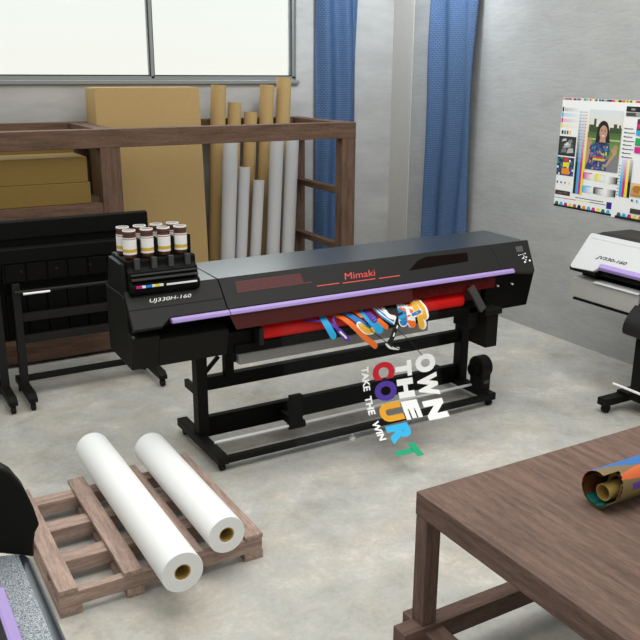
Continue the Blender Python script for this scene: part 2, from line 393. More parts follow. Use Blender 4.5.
# ------------------------------------------------------------------ table
tb = thing('wooden_table', 'large brown timber work table with plank top holding a printed vinyl roll', 'table', (2.6, 1.5, 0))
TX0, TX1, TY0, TY1 = 1.828, 4.0, .15, 2.37
build('table_top', MB().box(TX0, TX1, TY0, TY1, .70, .80), WOOD['tabley'], tb, .004)
for x in (TX0, TX1 - .11):
    for y in (TY1 - .10, TY0):
        build('leg', MB().box(x + (.002 if x < 2 else .03), x + (.074 if x < 2 else .102), y + (.024 if y > 1 else .004), y + (.096 if y > 1 else .076), 0, .70), WOOD['tablez'], tb, .003)
for x in (TX0 + .005, TX1 - .10):
    build('base_beam', MB().box(x + .005, x + .095, TY0 - .08, TY1 + .07, .105, .195), WOOD['tabley'], tb, .003)
for y in (TY1 - .095, TY0 + .005):
    build('base_beam', MB().box(TX0 - .095, TX1 + .07, y + .005, y + .085, .125, .215), WOOD['tablex'], tb, .003)

# printed vinyl roll on the table
vr = thing('vinyl_roll', 'loosely rolled printed vinyl in orange and blue lying on the timber table', 'vinyl roll', (2.75, 1.92, .80))
def spiral(r0, r1, turns, a0, n):
    return [((r0 + (r1 - r0) * i / n), a0 + turns * 2 * PI * i / n) for i in range(n + 1)]
def vinyl_col(x, a):
    # a: angle from +y axis, going up; printed swooshes in long diagonal petals
    a = (a + PI) % (2 * PI) - PI
    if a > 2.1: return (.55, .13, .05)
    if a > max(1.27, 1.9 - (x - 2.36) * 4): return (.02, .12, .36) if (x < 2.52 or a > 1.45 + .3 * math.sin(9 * x)) else (.06, .24, .45)
    t = (x - 2.395) / .13
    if t > 0 and abs(a - .87 - .25 * (x - 2.5)) < .33 * math.sqrt(min(1, t)): return (.60, .12, .03)
    if x > 2.455 and abs(a - .25) < .16: return (.09, .03, .26)
    if abs(a + .25) < .12 and 2.40 < x < 2.46: return (.12, .17, .05)
    if a < -.75: return (.12, .085, .03)
    return (.175, .118, .045)
R0 = .078; zc = .80 + R0; yc = 1.925; mb = MB(); NX = 150
sp = spiral(R0, R0 - .012, 1.10, -.15, 220)
xs = [2.335 + 1.1 * j / NX for j in range(NX + 1)]
vs = [(x + (0.035 * math.sin(a * .5 + .3) if j == 0 else 0), yc - r * math.cos(a), zc + r * math.sin(a)) for r, a in sp for j, x in enumerate(xs)]
o0 = len(mb.v); mb.v += vs
for i in range(len(sp) - 1):
    for j in range(NX):
        am = (sp[i][1] + PI) % (2 * PI) - PI
        if -.5 < am < 1.2 and xs[j] < 2.385 + .03 * am: continue
        mb.f.append((i * (NX + 1) + j, (i + 1) * (NX + 1) + j, (i + 1) * (NX + 1) + j + 1, i * (NX + 1) + j + 1))
        mb.c.append(vinyl_col((xs[j] + xs[j + 1]) / 2, (sp[i][1] + sp[i + 1][1]) / 2))
o = build('printed_sheet', mb, M['vinyl'], vr, smooth=60, fixn=False)
sm = o.modifiers.new('film', 'SOLIDIFY'); sm.thickness = .0015
ln = MB(); n = 48
for i in range(n):
    a0, a1 = 2 * PI * i / n, 2 * PI * (i + 1) / n
    ln.cur = random.choice([(.06, .04, .01), (.10, .03, .012), (.02, .07, .02), (.07, .05, .015), (.12, .03, .01)]) if math.sin(a0) > -.6 else random.choice([(.01, .14, .13), (.02, .08, .05)])
    xl = 2.42 if -.6 < (a0 + PI) % (2 * PI) - PI < 1.25 else 2.345
    ln.add([(x, yc - r * math.cos(a), zc + r * math.sin(a)) for x, a in ((xl, a0), (xl, a1), (2.60, a1), (2.60, a0)) for r in (R0 - .0145,)], [(0, 1, 2, 3)])
build('printed_back', ln, M['vinyl'], vr, smooth=60, label='dark reverse of the print inside the roll')
build('inner_wrap', MB().pipe((2.455, yc - .006, zc - .012), (3.40, yc - .006, zc - .012), .052, .040, 36), M['core'], vr, smooth=50)
build('core', MB().pipe((2.375, yc - .006, zc - .016), (3.41, yc - .006, zc - .016), .034, .029, 32), M['core'], vr, smooth=50)

# ------------------------------------------------------------------ printed text helpers for printers
# ------------------------------------------------------------------ main black printer
mp = thing('wide_format_printer', 'long black wide-format printer carrying ink bottles, with a red-lit platen under its lid', 'printer', (2.79, 4.65, 0))
X0, X1 = 1.284, 4.289
P0 = Vector((0, 4.205, 1.045)); PV = Vector((0, .17, .19)).normalized()   # sloped front panel: base and uphill direction
PN = Vector((1, 0, 0)).cross(PV)                                          # outward normal
def panel(u, v, k=0.): return P0 + Vector((u, 0, 0)) + PV * v + PN * k
# left cap, lid and right cap share one section
def cap_section(x0, x1, zb): return [(4.69, zb), (4.69, 1.215), (4.40, 1.215), (4.372, 1.21), (4.232, 1.053), (4.232, zb)]
build('rear_housing', MB().prism([(4.40, .80), (4.85, .80), (4.85, 1.0), (4.40, 1.0)], 1.9, 4.25), M['black3'], mp, .01)
build('carriage_housing', MB().prism([(4.42, 1.0), (4.85, 1.0), (4.85, 1.2), (4.42, 1.2)], 1.9, 4.25), M['black3'], mp)
build('top_cover', MB().prism([(4.85, 1.1), (4.85, 1.215), (4.82, 1.232), (4.385, 1.228), (4.385, 1.1)], 1.862, 4.27), M['lid_top'], mp, .006)
build('top_cover', MB().prism([(4.69, .985), (4.69, 1.215), (4.66, 1.232), (4.385, 1.228), (4.385, .985)], X0 + .004, 1.854), M['lid_top'], mp, .006)
# sloped front panels
vmax = (Vector((0, 4.375, 1.234)) - P0).length
lp = [(X0, 0), (1.448, 0), (1.506, .048), (1.852, .048), (1.852, vmax), (X0 + .008, vmax)]
build('end_panel', MB().slab(lp, P0 - PN * .03, (1, 0, 0), PV, .03), M['black2'], mp, .004)
build('panel_seam', MB().slab([(X0 + .006, .118), (1.852, .118), (1.852, .1225), (X0 + .006, .1225)], P0, (1, 0, 0), PV, .0012), M['black3'], mp)
build('front_lid', MB().slab([(1.857, .048), (3.93, .048), (3.93, vmax), (1.857, vmax)], P0 - PN * .03, (1, 0, 0), PV, .03), M['black2'], mp, .004)
rp_ = [(3.934, .048), (4.02, .048), (4.045, .012), (4.19, -.006), (4.215, .002), (4.284, .25), (4.275, vmax), (3.934, vmax)]
rpo = build('end_panel', MB().slab(rp_, P0 - PN * .03, (1, 0, 0), PV, .03), M['black2'], mp, .004)
# viewing window in the lid, logo, prints
build('viewing_window', MB().slab([(3.175, .136), (3.677, .146), (3.70, .212), (3.35, .22), (3.27, .198)], P0, (1, 0, 0), PV, .002), M['redwin'], mp)
tx = MB(); fit_text(tx, 'Mimaki', (2.68, 2.918, .132, .178), lambda u, v: panel(u, v, .0016), shear=.25)
build('logo', tx, M['redtxt'], mp, label='red maker logo lettering')
ln = MB()
for a, b, v0 in ((2.47, 2.63, .112), (2.655, 2.90, .108), (2.925, 3.09, .106)):
    ln.add([panel(a, v0, .0014), panel(b, v0, .0014), panel(b, v0 + .006, .0014), panel(a, v0 + .006, .0014)], [(0, 1, 2, 3)])
build('accent_line', ln, M['redtxt'], mp, label='thin red accent line')
pr = MB()
for i in range(7):
    v = .143 + i * .0108
    a, b = 1.945 + .001 * i, 2.39 + (.055 if i == 0 else 0)
    pr.add([panel(a, v, .0014), panel(b, v, .0014), panel(b, v + .0085, .0014), panel(a, v + .0085, .0014)], [(0, 1, 2, 3)])
build('notice_print', pr, M['redtxt_dim'], mp, label='dim red printed notice block')
tx = MB(); fit_text(tx, 'UJ330H-160', (1.417, 1.665, .148, .177), lambda u, v: panel(u, v, .0016), shear=.3, fat=.0)
build('model_lettering', tx, M['whitetxt'], mp, label='white model lettering')
# control panel
cp = MB(); cp.add([panel(4.13, .165, .0015), panel(4.195, .165, .0015), panel(4.205, .21, .0015), panel(4.14, .21, .0015)], [(0, 1, 2, 3)])
build('display', cp, M['screen'], rpo)
for du, dv, r in ((.0, .145, .006), (.025, .147, .005), (.05, .149, .005), (.075, .152, .006), (.035, .118, .008), (.068, .122, .008), (.05, .133, .006), (.05, .102, .007), (.02, .115, .005), (.03, .085, .010), (.088, .092, .010)):
    c = MB(); c.cyl(panel(4.135 + du * .85, dv - .006, 0), panel(4.135 + du * .85, dv - .006, .003), r * .75, 12); build('button', c, M['whitetxt'], rpo)
# lilac bar
rb = MB(); rb.prism([(4.197, 1.055), (4.215, 1.05), (4.235, 1.053), (4.238, 1.076), (4.222, 1.082), (4.205, 1.074)], 1.505, 1.853); build('light_bar', rb, M['lilac'], mp, .004)
rb = MB(); rb.prism([(4.197, 1.055), (4.215, 1.05), (4.235, 1.053), (4.238, 1.076), (4.222, 1.082), (4.205, 1.074)], 1.857, 4.02); build('light_bar', rb, M['lilac'], mp, .004)
# lower left housing, with front tilt and a stepped top
build('end_housing', MB().prism([(4.235, .985), (4.282, .79), (4.69, .805), (4.70, 1.20), (4.40, 1.20), (4.32, 1.08), (4.31, 1.0)], X0, 1.44).prism([(4.25, .955), (4.282, .79), (4.69, .805), (4.70, 1.10), (4.40, 1.10), (4.38, .99)], 1.44, 1.865), M['black'], mp, .006)
build('lower_housing', MB().box(1.865, 2.02, 4.27, 4.6, .795, .93), M['black3'], mp, .004)
build('latch', MB().cyl((1.29, 4.225, .998), (1.29, 4.24, .998), .007, 10), M['dkgrey'], mp)
# right housing
build('end_housing', MB().prism([(4.33, .755), (4.275, 1.03), (4.33, 1.08), (4.42, 1.2), (4.80, 1.2), (4.83, 1.05), (4.80, .80), (4.74, .745)], 3.84, X1 - .006), M['black3'], mp, .01)
for x, z in ((3.935, .955), (4.07, .952)):
    build('latch', MB().cyl((x, 4.266, z), (x, 4.28, z), .006, 10), M['steel'], mp)
# mechanism under the red cover
build('platen', MB().cyl((2.06, 4.29, .895), (3.62, 4.29, .895), .05, 28), M['red'], mp, .012, 50)
build('platen_back', MB().box(2.06, 3.84, 4.34, 4.40, .85, 1.02), M['redtxt_dim'], mp)
build('cover_panel', MB().slab([(1.885, 0), (3.14, 0), (3.14, .09), (1.85, .09)], (0, 4.195, .965), (1, 0, 0), Vector((0, .02, .09)).normalized(), .004), M['redcover'], mp, label='red translucent cover')
build('cover_panel', MB().slab([(3.145, 0), (3.86, 0), (3.88, .075), (3.145, .075)], (0, 4.225, .965), (1, 0, 0), Vector((0, .02, .09)).normalized(), .004), M['redcover2'], mp, label='deep red translucent cover')
for x in (1.95, 2.20, 2.32, 2.46, 3.36, 3.48, 3.58):
    r = build('pinch_roller', MB().box(x - .02, x + .02, 4.24, 4.30, .975, .987).box(x - .008, x + .012, 4.235, 4.25, .965, 1.0), M['red'], mp, .003)
build('media_clamp', MB().box(2.035, 2.065, 4.20, 4.30, .84, .945), M['black2'], mp, .004)
build('front_apron', MB().prism([(4.25, .79), (4.25, .845), (4.34, .86), (4.5, .86), (4.5, .77)], 1.9, 3.86), M['black3'], mp, .006)
build('media_guide', MB().cyl((1.95, 4.40, .725), (1.97, 4.40, .725), .034, 16), M['black3'], mp)
build('aluminium_beam', MB().box(1.96, 3.38, 4.33, 4.40, .69, .76), M['alu'], mp, .006)
# stand
for x, s in ((1.83, 1), (4.0, -1)):
    build('post', MB().box(x, x + .072, 4.70, 4.79, .09, .80), M['black'], mp, .004)
    ft = build('foot_beam', MB().box(x - .022, x + .05, 4.335, 5.05, .05, .105), M['black'], mp, .004)
    for y in (4.375, 4.99):
        build('caster', MB().cyl((x + .0, y, .028), (x + .03, y, .028), .028, 18).box(x + .004, x + .026, y - .012, y + .012, .03, .055), M['rubber'], ft, smooth=40)
build('brace', MB().bar((1.895, 4.745, .51), (2.0, 4.745, .615), .022, .022, (0, 1, 0)), M['black3'], mp)
build('hanger', MB().box(2.03, 2.09, 4.70, 4.76, .47, .80), M['black3'], mp, .004)
build('cable_arm', MB().box(1.835, 1.865, 4.79, 4.95, .365, .42), M['black'], mp, .003)
build('cross_beam', MB().box(1.902, 4.0, 4.72, 4.78, .40, .49), M['black3'], mp, .004)
build('cross_beam', MB().box(1.902, 4.0, 4.73, 4.78, .07, .21), M['black3'], mp, .004)
fb = build('front_bar', MB().box(1.88, 3.98, 4.335, 4.38, .055, .095), M['black'], mp, .004)
build('level_foot', MB().cyl((2.80, 4.36, .02), (2.80, 4.36, .056), .006, 10).cyl((2.80, 4.36, 0), (2.80, 4.36, .015), .022, 16), M['steel'], fb, label='small steel levelling foot')
build('take_up_rod', MB().cyl((1.865, 4.53, .118), (3.97, 4.53, .118), .010, 14), M['steel'], mp, smooth=40)
br = build('rod_bracket', MB().box(2.405, 2.495, 4.50, 4.545, .10, .335).box(2.43, 2.47, 4.545, 4.73, .10, .16).cyl((2.40, 4.53, .118), (2.52, 4.53, .118), .028, 16), M['black3'], mp, .004)
# waste unit hanging from the right end and take-up motor
wu = build('waste_ink_unit', MB().box(3.765, 3.868, 4.17, 4.36, .55, .79).box(3.735, 3.882, 4.15, 4.37, .79, .835).box(3.67, 3.765, 4.25, 4.42, .68, .84), M['black'], mp, .006)
build('handle', MB().bar((3.625, 4.20, 1.0), (3.72, 4.17, .835), .055, .02, (0, -1, .2)), M['dkgrey'], wu)
mo = build('take_up_motor', MB().cyl((3.965, 4.48, .275), (4.06, 4.48, .275), .085, 28).box(3.97, 4.055, 4.41, 4.55, .10, .28), M['black'], mp, .008, 40)
build('reel_flange', MB().cyl((3.925, 4.48, .26), (3.965, 4.48, .26), .05, 24), M['black3'], mo, smooth=40)
build('warning_plate', MB().box(3.99, 4.035, 4.406, 4.41, .16, .185), M['dkgrey'], mo)
# ink station
iu = MB()
iu.prism([(4.33, 1.20), (4.31, 1.23), (4.315, 1.265), (4.345, 1.275), (4.35, 1.33), (4.375, 1.345), (4.38, 1.395), (4.655, 1.395), (4.67, 1.20)], 1.315, 1.725)
ist = build('ink_station', iu, M['black3'], mp, .012)
build('end_housing', MB().prism([(4.36, 1.20), (4.39, 1.375), (4.62, 1.38), (4.66, 1.20)], X0 + .002, 1.315), M['black'], mp, .006)
build('drip_rail', MB().box(1.33, 1.715, 4.318, 4.34, 1.288, 1.296).box(1.33, 1.715, 4.335, 4.36, 1.312, 1.318), M['dkgrey'], ist)
cs = MB()
for a, b, c in ((1.345, 1.378, (.62, .01, .22)), (1.378, 1.398, (.8, .8, .8)), (1.398, 1.435, (.01, .20, .62)), (1.435, 1.452, (.8, .8, .8)), (1.452, 1.478, (.70, .66, .03)), (1.478, 1.50, (.8, .8, .8)), (1.52, 1.70, (.8, .8, .8))):
    cs.cur = c; cs.box(a, b, 4.304, 4.315, 1.248, 1.260 if b < 1.51 else 1.256)
build('colour_strip', cs, M['print'], ist, label='strip of coloured ink marks')
for i in range(4):
    x = 1.360 + i * .0985
    build('bottle_holder', MB().box(x + .0395, x + .0585, 4.42, 4.60, 1.392, 1.50), M['black3'], ist, .004)
    build('clip', MB().box(x + .0, x + .03, 4.357, 4.385, 1.338, 1.402), M['dkgrey'], ist, .003)
def bottle(x, y, z, label, first):
    t = thing('ink_bottle', label, 'bottle', (x, y, z), 'brown ink bottles on the printer')
    build('bottle_body', MB().lathe((x, y, z), [(.034, 0), (.037, .004), (.037, .118), (.034, .126)], 20), M['amber'], t, smooth=40)
    build('cap', MB().lathe((x, y, z + .126), [(.0345, 0), (.036, .003), (.036, .022), (.033, .026)], 20), M['amber'], t, smooth=40)
    build('cap_rim', MB().pipe((x, y, z + .149), (x, y, z + .155),   .0362, .0335, 20), M['whitetxt'], t, smooth=40, label='pale rim of the cap')
    lb = MB(); n = 20
    for z0, z1, c in ((.022, .034, (.80, .78, .74)), (.034, .052, (.62, .40, .04)), (.052, .106, (.80, .79, .78)), (.106, .110, (.35, .05, .05)), (.110, .116, (.80, .79, .78))):
        lb.cur = c
        for i in range(n):
            a0, a1 = -PI / 2 - 1.9 + 3.8 * i / n, -PI / 2 - 1.9 + 3.8 * (i + 1) / n
            lb.add([(x + 0.0378 * math.cos(a), y + 0.0378 * math.sin(a), z + zz) for a, zz in ((a0, z0), (a1, z0), (a1, z1), (a0, z1))], [(0, 1, 2, 3)])
    build('label', lb, M['print'], t, smooth=60, label='white label with a mustard band')
ORD = ('nearest the end of the printer', 'second from the printer end', 'third from the printer end', 'nearest the open lid side')
for i in range(4):
    bottle(1.360 + i * .0985, 4.43, 1.398, 'brown ink bottle with white label, front row, ' + ORD[i], i == 0)
    bottle(1.359 + i * .0985, 4.545, 1.398, 'brown ink bottle, rear row, ' + ORD[i], False)
    
# ------------------------------------------------------------------ printed clear film hanging from the printer
CURVE = [(4.30, .95), (4.24, .948), (4.19, .925), (4.16, .88), (4.142, .80), (4.13, .70), (4.122, .58), (4.10, .48), (4.07, .39), (4.02, .31), (3.94, .225), (3.83, .155), (3.72, .115), (3.62, .10)]
def dens(P, n=8):
    P = [Vector(p) for p in P]; Q = [2 * P[0] - P[1]] + P + [2 * P[-1] - P[-2]]; out = []
    for i in range(1, len(Q) - 2):
        p0, p1, p2, p3 = Q[i - 1:i + 3]
        for k in range(n):
            t = k / n; out.append(.5 * ((2 * p1) + (p2 - p0) * t + (2 * p0 - 5 * p1 + 4 * p2 - p3) * t * t + (3 * p1 - p0 - 3 * p2 + p3) * t ** 3))
    return out + [P[-1]]
FD = dens(CURVE); FS = [0]
for a, b in zip(FD, FD[1:]): FS.append(FS[-1] + (b - a).length)
def film(x, s, k=.0015):
    i = 0
    while i < len(FS) - 2 and FS[i + 1] < s: i += 1
    t = (s - FS[i]) / (FS[i + 1] - FS[i]); p = FD[i].lerp(FD[i + 1], t); d = (FD[i + 1] - FD[i]).normalized()
    nn = Vector((d.y, -d.x))                        # towards the room
    if nn.x > 0 and abs(d.y) > .3: nn = -nn
    if nn.y < -.5: nn = -nn
    return Vector((x, p.x + nn.x * k, p.y + nn.y * k))
fm = thing('printed_film', 'clear printed film with colourful artwork and slogan hanging out of the black printer', 'film', (2.75, 4.0, .05))
sh = MB(); NS = len(FD); cutoff = FS[-1]
sh.add([(x, p.x, p.y) for p in FD for x in (2.16, 3.32)], [(2 * i, 2 * i + 1, 2 * i + 3, 2 * i + 2) for i in range(NS - 1)])
build('clear_sheet', sh, M['film'], fm, smooth=60)
INK = dict(purple=(.10, .035, .34), sky=(.02, .36, .66), orange=(.80, .155, .02), blue=(.02, .20, .52), yellow=(.80, .42, .04), white=(.85, .85, .83), black=(.012, .012, .012))
LET = MB(); LET2 = {}
def word(txt, x0, x1, s0, s1, col, fat=.035, shear=.12):
    mb = MB(); mb.cur = col
    fit_text(mb, txt, (s0, s1, x0, x1), lambda u, v: film(v, u, .003), fat=fat, shear=shear)
    return mb
def merge(dst, src): 
    o = len(dst.v); dst.v += src.v; dst.f += [tuple(i + o for i in f) for f in src.f]; dst.c += src.c
Wt = (.93, .93, .92)
let = MB()
for ch, s0, s1 in (('O', .435, .56), ('W', .57, .725), ('N', .745, .885)): merge(let, word(ch, 3.122, 3.285, s0, s1, Wt, .07, .03))
for ch, s0, s1 in (('T', .455, .56), ('H', .57, .70), ('E', .715, .845)): merge(let, word(ch, 2.962, 3.088, s0, s1, Wt, .07, .03))
for ch, s0, s1, c in (('C', .435, .55, (.58, .015, .03)), ('O', .56, .69, (.085, .04, .32)), ('U', .705, .83, (.80, .36, .02)), ('R', .85, .985, (.03, .45, .80)), ('T', 1.0, 1.12, (.01, .36, .17))):
    merge(let, word(ch, 2.785 - (.03 if s0 == 1.0 else 0), 2.955 - (.03 if s0 == 1.0 else 0), s0, s1, c, .07, .03))
for w_, s0, s1 in (('TAKE', .445, .60), ('THE', .635, .755), ('WIN', .80, .935)): merge(let, word(w_, 2.705, 2.757, s0, s1, Wt, .035, .0))
build('slogan_lettering', let, M['print'], fm, fixn=False)
STROKES = [["purple",0.0182,[[2.347,0.077],[2.369,0.083],[2.392,0.087],[2.414,0.092],[2.434,0.098],[2.451,0.104],[2.466,0.11],[2.48,0.117],[2.493,0.125],[2.505,0.134],[2.516,0.144],[2.527,0.154],[2.538,0.164],[2.548,0.175],[2.557,0.185],[2.565,0.196],[2.575,0.207],[2.584,0.218],[2.594,0.229],[2.604,0.24],[2.614,0.251]]],["purple",0.0171,[[2.582,0.027],[2.561,0.064],[2.548,0.088],[2.539,0.108],[2.536,0.125],[2.537,0.142],[2.543,0.159],[2.551,0.176],[2.562,0.193],[2.575,0.208],[2.59,0.223],[2.606,0.237],[2.621,0.252]]],["purple",0.0342,[[2.556,0.185],[2.564,0.195],[2.572,0.204],[2.58,0.213],[2.588,0.221],[2.593,0.228],[2.598,0.233],[2.603,0.238],[2.607,0.243]]],["white",0.0114,[[2.562,0.193],[2.568,0.2],[2.575,0.208],[2.582,0.215],[2.588,0.221],[2.592,0.226],[2.595,0.23],[2.598,0.233],[2.601,0.236]]],["sky",0.0456,[[2.481,0.064],[2.476,0.093],[2.476,0.115],[2.479,0.134],[2.484,0.15],[2.49,0.165],[2.496,0.18],[2.503,0.195],[2.51,0.21]]],["orange",0.037,[[2.533,0.025],[2.545,0.054],[2.565,0.072],[2.584,0.089],[2.602,0.105],[2.618,0.123],[2.634,0.141],[2.65,0.159],[2.666,0.177],[2.683,0.194],[2.699,0.213],[2.715,0.231],[2.732,0.25],[2.751,0.267],[2.771,0.285],[2.791,0.302],[2.811,0.32]]],["blue",0.0399,[[2.601,0.008],[2.611,0.036],[2.625,0.056],[2.641,0.072],[2.656,0.088],[2.668,0.103],[2.679,0.117],[2.691,0.131],[2.704,0.144],[2.717,0.157],[2.731,0.17],[2.745,0.183],[2.76,0.196]]],["orange",0.0342,[[2.712,0.02],[2.71,0.041],[2.712,0.057],[2.715,0.07],[2.719,0.08],[2.724,0.09],[2.728,0.099],[2.733,0.106],[2.738,0.114]]],["white",0.0428,[[2.705,0.17],[2.716,0.181],[2.727,0.194],[2.739,0.206],[2.75,0.214],[2.762,0.219],[2.773,0.22],[2.784,0.22],[2.795,0.221]]],["yellow",0.037,[[2.718,0.178],[2.727,0.188],[2.737,0.199],[2.747,0.208],[2.758,0.215],[2.769,0.218],[2.78,0.218],[2.791,0.216],[2.803,0.216]]],["sky",0.0655,[[2.772,0.093],[2.776,0.112],[2.784,0.129],[2.794,0.144],[2.804,0.158],[2.815,0.173],[2.826,0.187],[2.837,0.201],[2.848,0.216]]],["purple",0.0456,[[2.791,0.087],[2.792,0.1],[2.796,0.113],[2.8,0.123],[2.805,0.132],[2.809,0.139],[2.813,0.144],[2.817,0.149],[2.82,0.154]]],["orange",0.0342,[[2.856,0.166],[2.902,0.211]]],["white",0.0456,[[2.872,0.055],[2.872,0.084],[2.878,0.107],[2.888,0.125],[2.901,0.139],[2.917,0.151],[2.933,0.162],[2.95,0.171],[2.968,0.182]]],["blue",0.0125,[[2.878,0.057],[2.879,0.086],[2.885,0.108],[2.896,0.126],[2.909,0.14],[2.921,0.152],[2.934,0.162],[2.947,0.171],[2.96,0.18]]],["blue",0.0125,[[2.854,0.095],[2.861,0.114],[2.871,0.131],[2.883,0.145],[2.896,0.158],[2.909,0.169],[2.922,0.179],[2.936,0.189],[2.95,0.198]]],["orange",0.0171,[[2.91,0.067],[2.911,0.102]]],["white",0.0285,[[2.922,0.084],[2.92,0.103],[2.921,0.119],[2.924,0.133],[2.931,0.144],[2.939,0.15],[2.95,0.155],[2.961,0.159],[2.972,0.163]]],["black",0.0684,[[2.972,0.056],[2.967,0.071],[2.962,0.085],[2.961,0.096],[2.964,0.103],[2.973,0.106],[2.985,0.106],[2.999,0.104],[3.011,0.103]]],["black",0.0342,[[3.026,0.137],[3.013,0.155],[3.001,0.173],[2.99,0.191],[2.98,0.209],[2.97,0.228],[2.961,0.247],[2.952,0.266],[2.943,0.282],[2.935,0.294],[2.927,0.304],[2.919,0.313],[2.911,0.322]]],["white",0.0114,[[2.987,0.217],[2.951,0.276]]],["white",0.0182,[[2.895,0.32],[2.902,0.327],[2.908,0.335],[2.915,0.342],[2.925,0.348],[2.938,0.353],[2.954,0.357],[2.971,0.361],[2.987,0.364]]],["black",0.0114,[[2.918,0.324],[2.964,0.351]]],["white",0.0798,[[3.061,0.112],[3.037,0.191]]],["blue",0.0655,[[3.044,0.132],[3.037,0.191]]],["sky",0.0228,[[3.01,0.168],[3.051,0.161]]],["white",0.0399,[[3.044,0.089],[3.076,0.115]]],["orange",0.0171,[[3.04,0.109],[3.062,0.128]]],["white",0.0627,[[3.113,0.121],[3.107,0.133],[3.102,0.144],[3.099,0.156],[3.097,0.167],[3.096,0.178],[3.096,0.19],[3.097,0.201],[3.098,0.213]]],["orange",0.0513,[[3.085,0.185],[3.105,0.221]]],["orange",0.0285,[[3.114,0.104],[3.111,0.142]]],["white",0.0627,[[3.175,0.072],[3.167,0.099],[3.166,0.12],[3.168,0.139],[3.171,0.157],[3.174,0.177],[3.177,0.197],[3.18,0.218],[3.184,0.238]]],["white",0.0513,[[3.204,0.066],[3.201,0.088],[3.203,0.107],[3.207,0.122],[3.211,0.136],[3.212,0.148],[3.213,0.16],[3.213,0.172],[3.214,0.183]]],["yellow",0.0456,[[3.154,0.092],[3.151,0.112],[3.154,0.129],[3.158,0.146],[3.162,0.163],[3.165,0.182],[3.168,0.202],[3.171,0.223],[3.176,0.244]]],["yellow",0.0342,[[3.196,0.078],[3.195,0.095],[3.197,0.109],[3.2,0.122],[3.203,0.134],[3.204,0.148],[3.204,0.161],[3.204,0.175],[3.205,0.189]]],["white",0.0342,[[3.112,0.169],[3.181,0.152]]],["blue",0.02,[[3.114,0.163],[3.173,0.151]]],["black",0.0285,[[3.087,0.061],[3.148,0.064]]],["black",0.0228,[[3.22,0.054],[3.264,0.051]]],["white",0.0143,[[3.135,0.06],[3.171,0.055]]],["black",0.0051,[[2.751,0.163],[2.76,0.18],[2.771,0.196],[2.782,0.212],[2.794,0.227],[2.807,0.239],[2.821,0.25],[2.835,0.261],[2.851,0.274],[2.87,0.29],[2.89,0.308],[2.912,0.327],[2.933,0.346]]],["black",0.0051,[[2.985,0.242],[3.006,0.262],[3.027,0.282],[3.048,0.302],[3.067,0.321],[3.083,0.337],[3.097,0.353],[3.11,0.368],[3.123,0.383],[3.136,0.397],[3.148,0.411],[3.16,0.425],[3.172,0.439]]],["black",0.0051,[[2.941,0.34],[2.956,0.348],[2.971,0.356],[2.986,0.364],[3.003,0.37],[3.022,0.376],[3.042,0.381],[3.062,0.385],[3.083,0.39]]]]
art = MB()
for k, (c, w_, pts) in enumerate(STROKES):
    art.cur = INK[c]; n = len(pts); off = .0016 + .00025 * k
    P = [Vector(p) for p in pts]; L = []; R_ = []
    for i, p in enumerate(P):
        d = (P[min(i + 1, n - 1)] - P[max(i - 1, 0)]).normalized(); q = Vector((-d.y, d.x)) * w_ / 2
        L.append(p + q); R_.append(p - q)
    d0 = (P[1] - P[0]).normalized(); d1 = (P[-1] - P[-2]).normalized()
    ring = L[:]
    for t in range(1, 6):                                   # round ends
        a = PI * t / 6; qv = (L[-1] - P[-1]); ring.append(P[-1] + qv * math.cos(a) + d1 * math.sin(a) * w_ / 2)
    ring += R_[::-1]
    for t in range(1, 6):
        a = PI * t / 6; qv = (R_[0] - P[0]); ring.append(P[0] + qv * math.cos(a) - d0 * math.sin(a) * w_ / 2)
    # strips instead of one big n-gon so the ribbon follows the bend of the film
    rv = [film(p.x, max(.002, p.y), off) for p in ring]
    m0 = n
    quads = [(i, i + 1, 2 * n + 5 - 2 - i, 2 * n + 5 - 1 - i) for i in range(n - 1)]
    cap1 = tuple(range(n - 1, n + 6)); cap0 = tuple([2 * n + 4] + list(range(2 * n + 5, 2 * n + 10)) + [0])
    art.add(rv, quads + [cap1, cap0])
build('printed_artwork', art, M['print'], fm, fixn=False)

# ------------------------------------------------------------------ white printer by the side wall
TW = lambda l, d, z: (d, 4.39 - l, z)
wp = thing('wide_format_printer', 'white and black wide-format printer with a lilac bar standing under the wall posters', 'printer', (5.05, 3.2, 0))
Q0 = Vector((4.75, 4.39, .98)); QV = Vector((.20, 0, .245)).normalized(); QL = Vector((0, -1, 0)); QN = QL.cross(QV)
qmax = (Vector((.20, 0, .245))).length
def wpan(l, v, k=0.): return Q0 + QL * l + QV * v + QN * k
LW = 2.70
build('white_end_panel', MB().slab([(0.02, 0), (.225, .012), (.262, .055), (1.0, .055), (1.0, qmax), (.012, qmax), (.0, qmax * .94), (0, .02)], Q0 - QN * .03, QL, QV, .03), M['white_p'], wp, .004, label='white end panel')
build('front_lid', MB().slab([(1.005, .055), (LW, .055), (LW, qmax), (1.005, qmax)], Q0 - QN * .03, QL, QV, .03), M['white_p'], wp, .004)
build('panel_seam', MB().slab([(.035, .272), (1.0, .272), (1.0, .276), (.035, .276)], Q0, QL, QV, .0012), M['grey_p'], wp)
build('end_rim', MB(TW).prism([(4.765, .955), (4.755, .978), (4.80, .985), (4.80, .96)], .0, .25), M['black3'], wp)
build('light_bar', MB(TW).prism([(4.765, 1.005), (4.755, 1.03), (4.775, 1.05), (4.80, 1.05), (4.80, 1.01)], .27, LW - .2), M['lilac'], wp, .004)
tx = MB(); fit_text(tx, 'JV330-160', (.18, .46, .112, .146), lambda u, v: wpan(u, v, .0016), shear=.3, fat=.025)
build('model_lettering', tx, M['blacktxt'], wp, label='black model lettering')
build('top_cover', MB(TW).prism([(4.94, 1.15), (4.945, 1.222), (5.02, 1.232), (5.33, 1.225), (5.38, 1.19), (5.38, 1.0), (4.95, 1.0)], .05, LW), M['black2'], wp, .006)
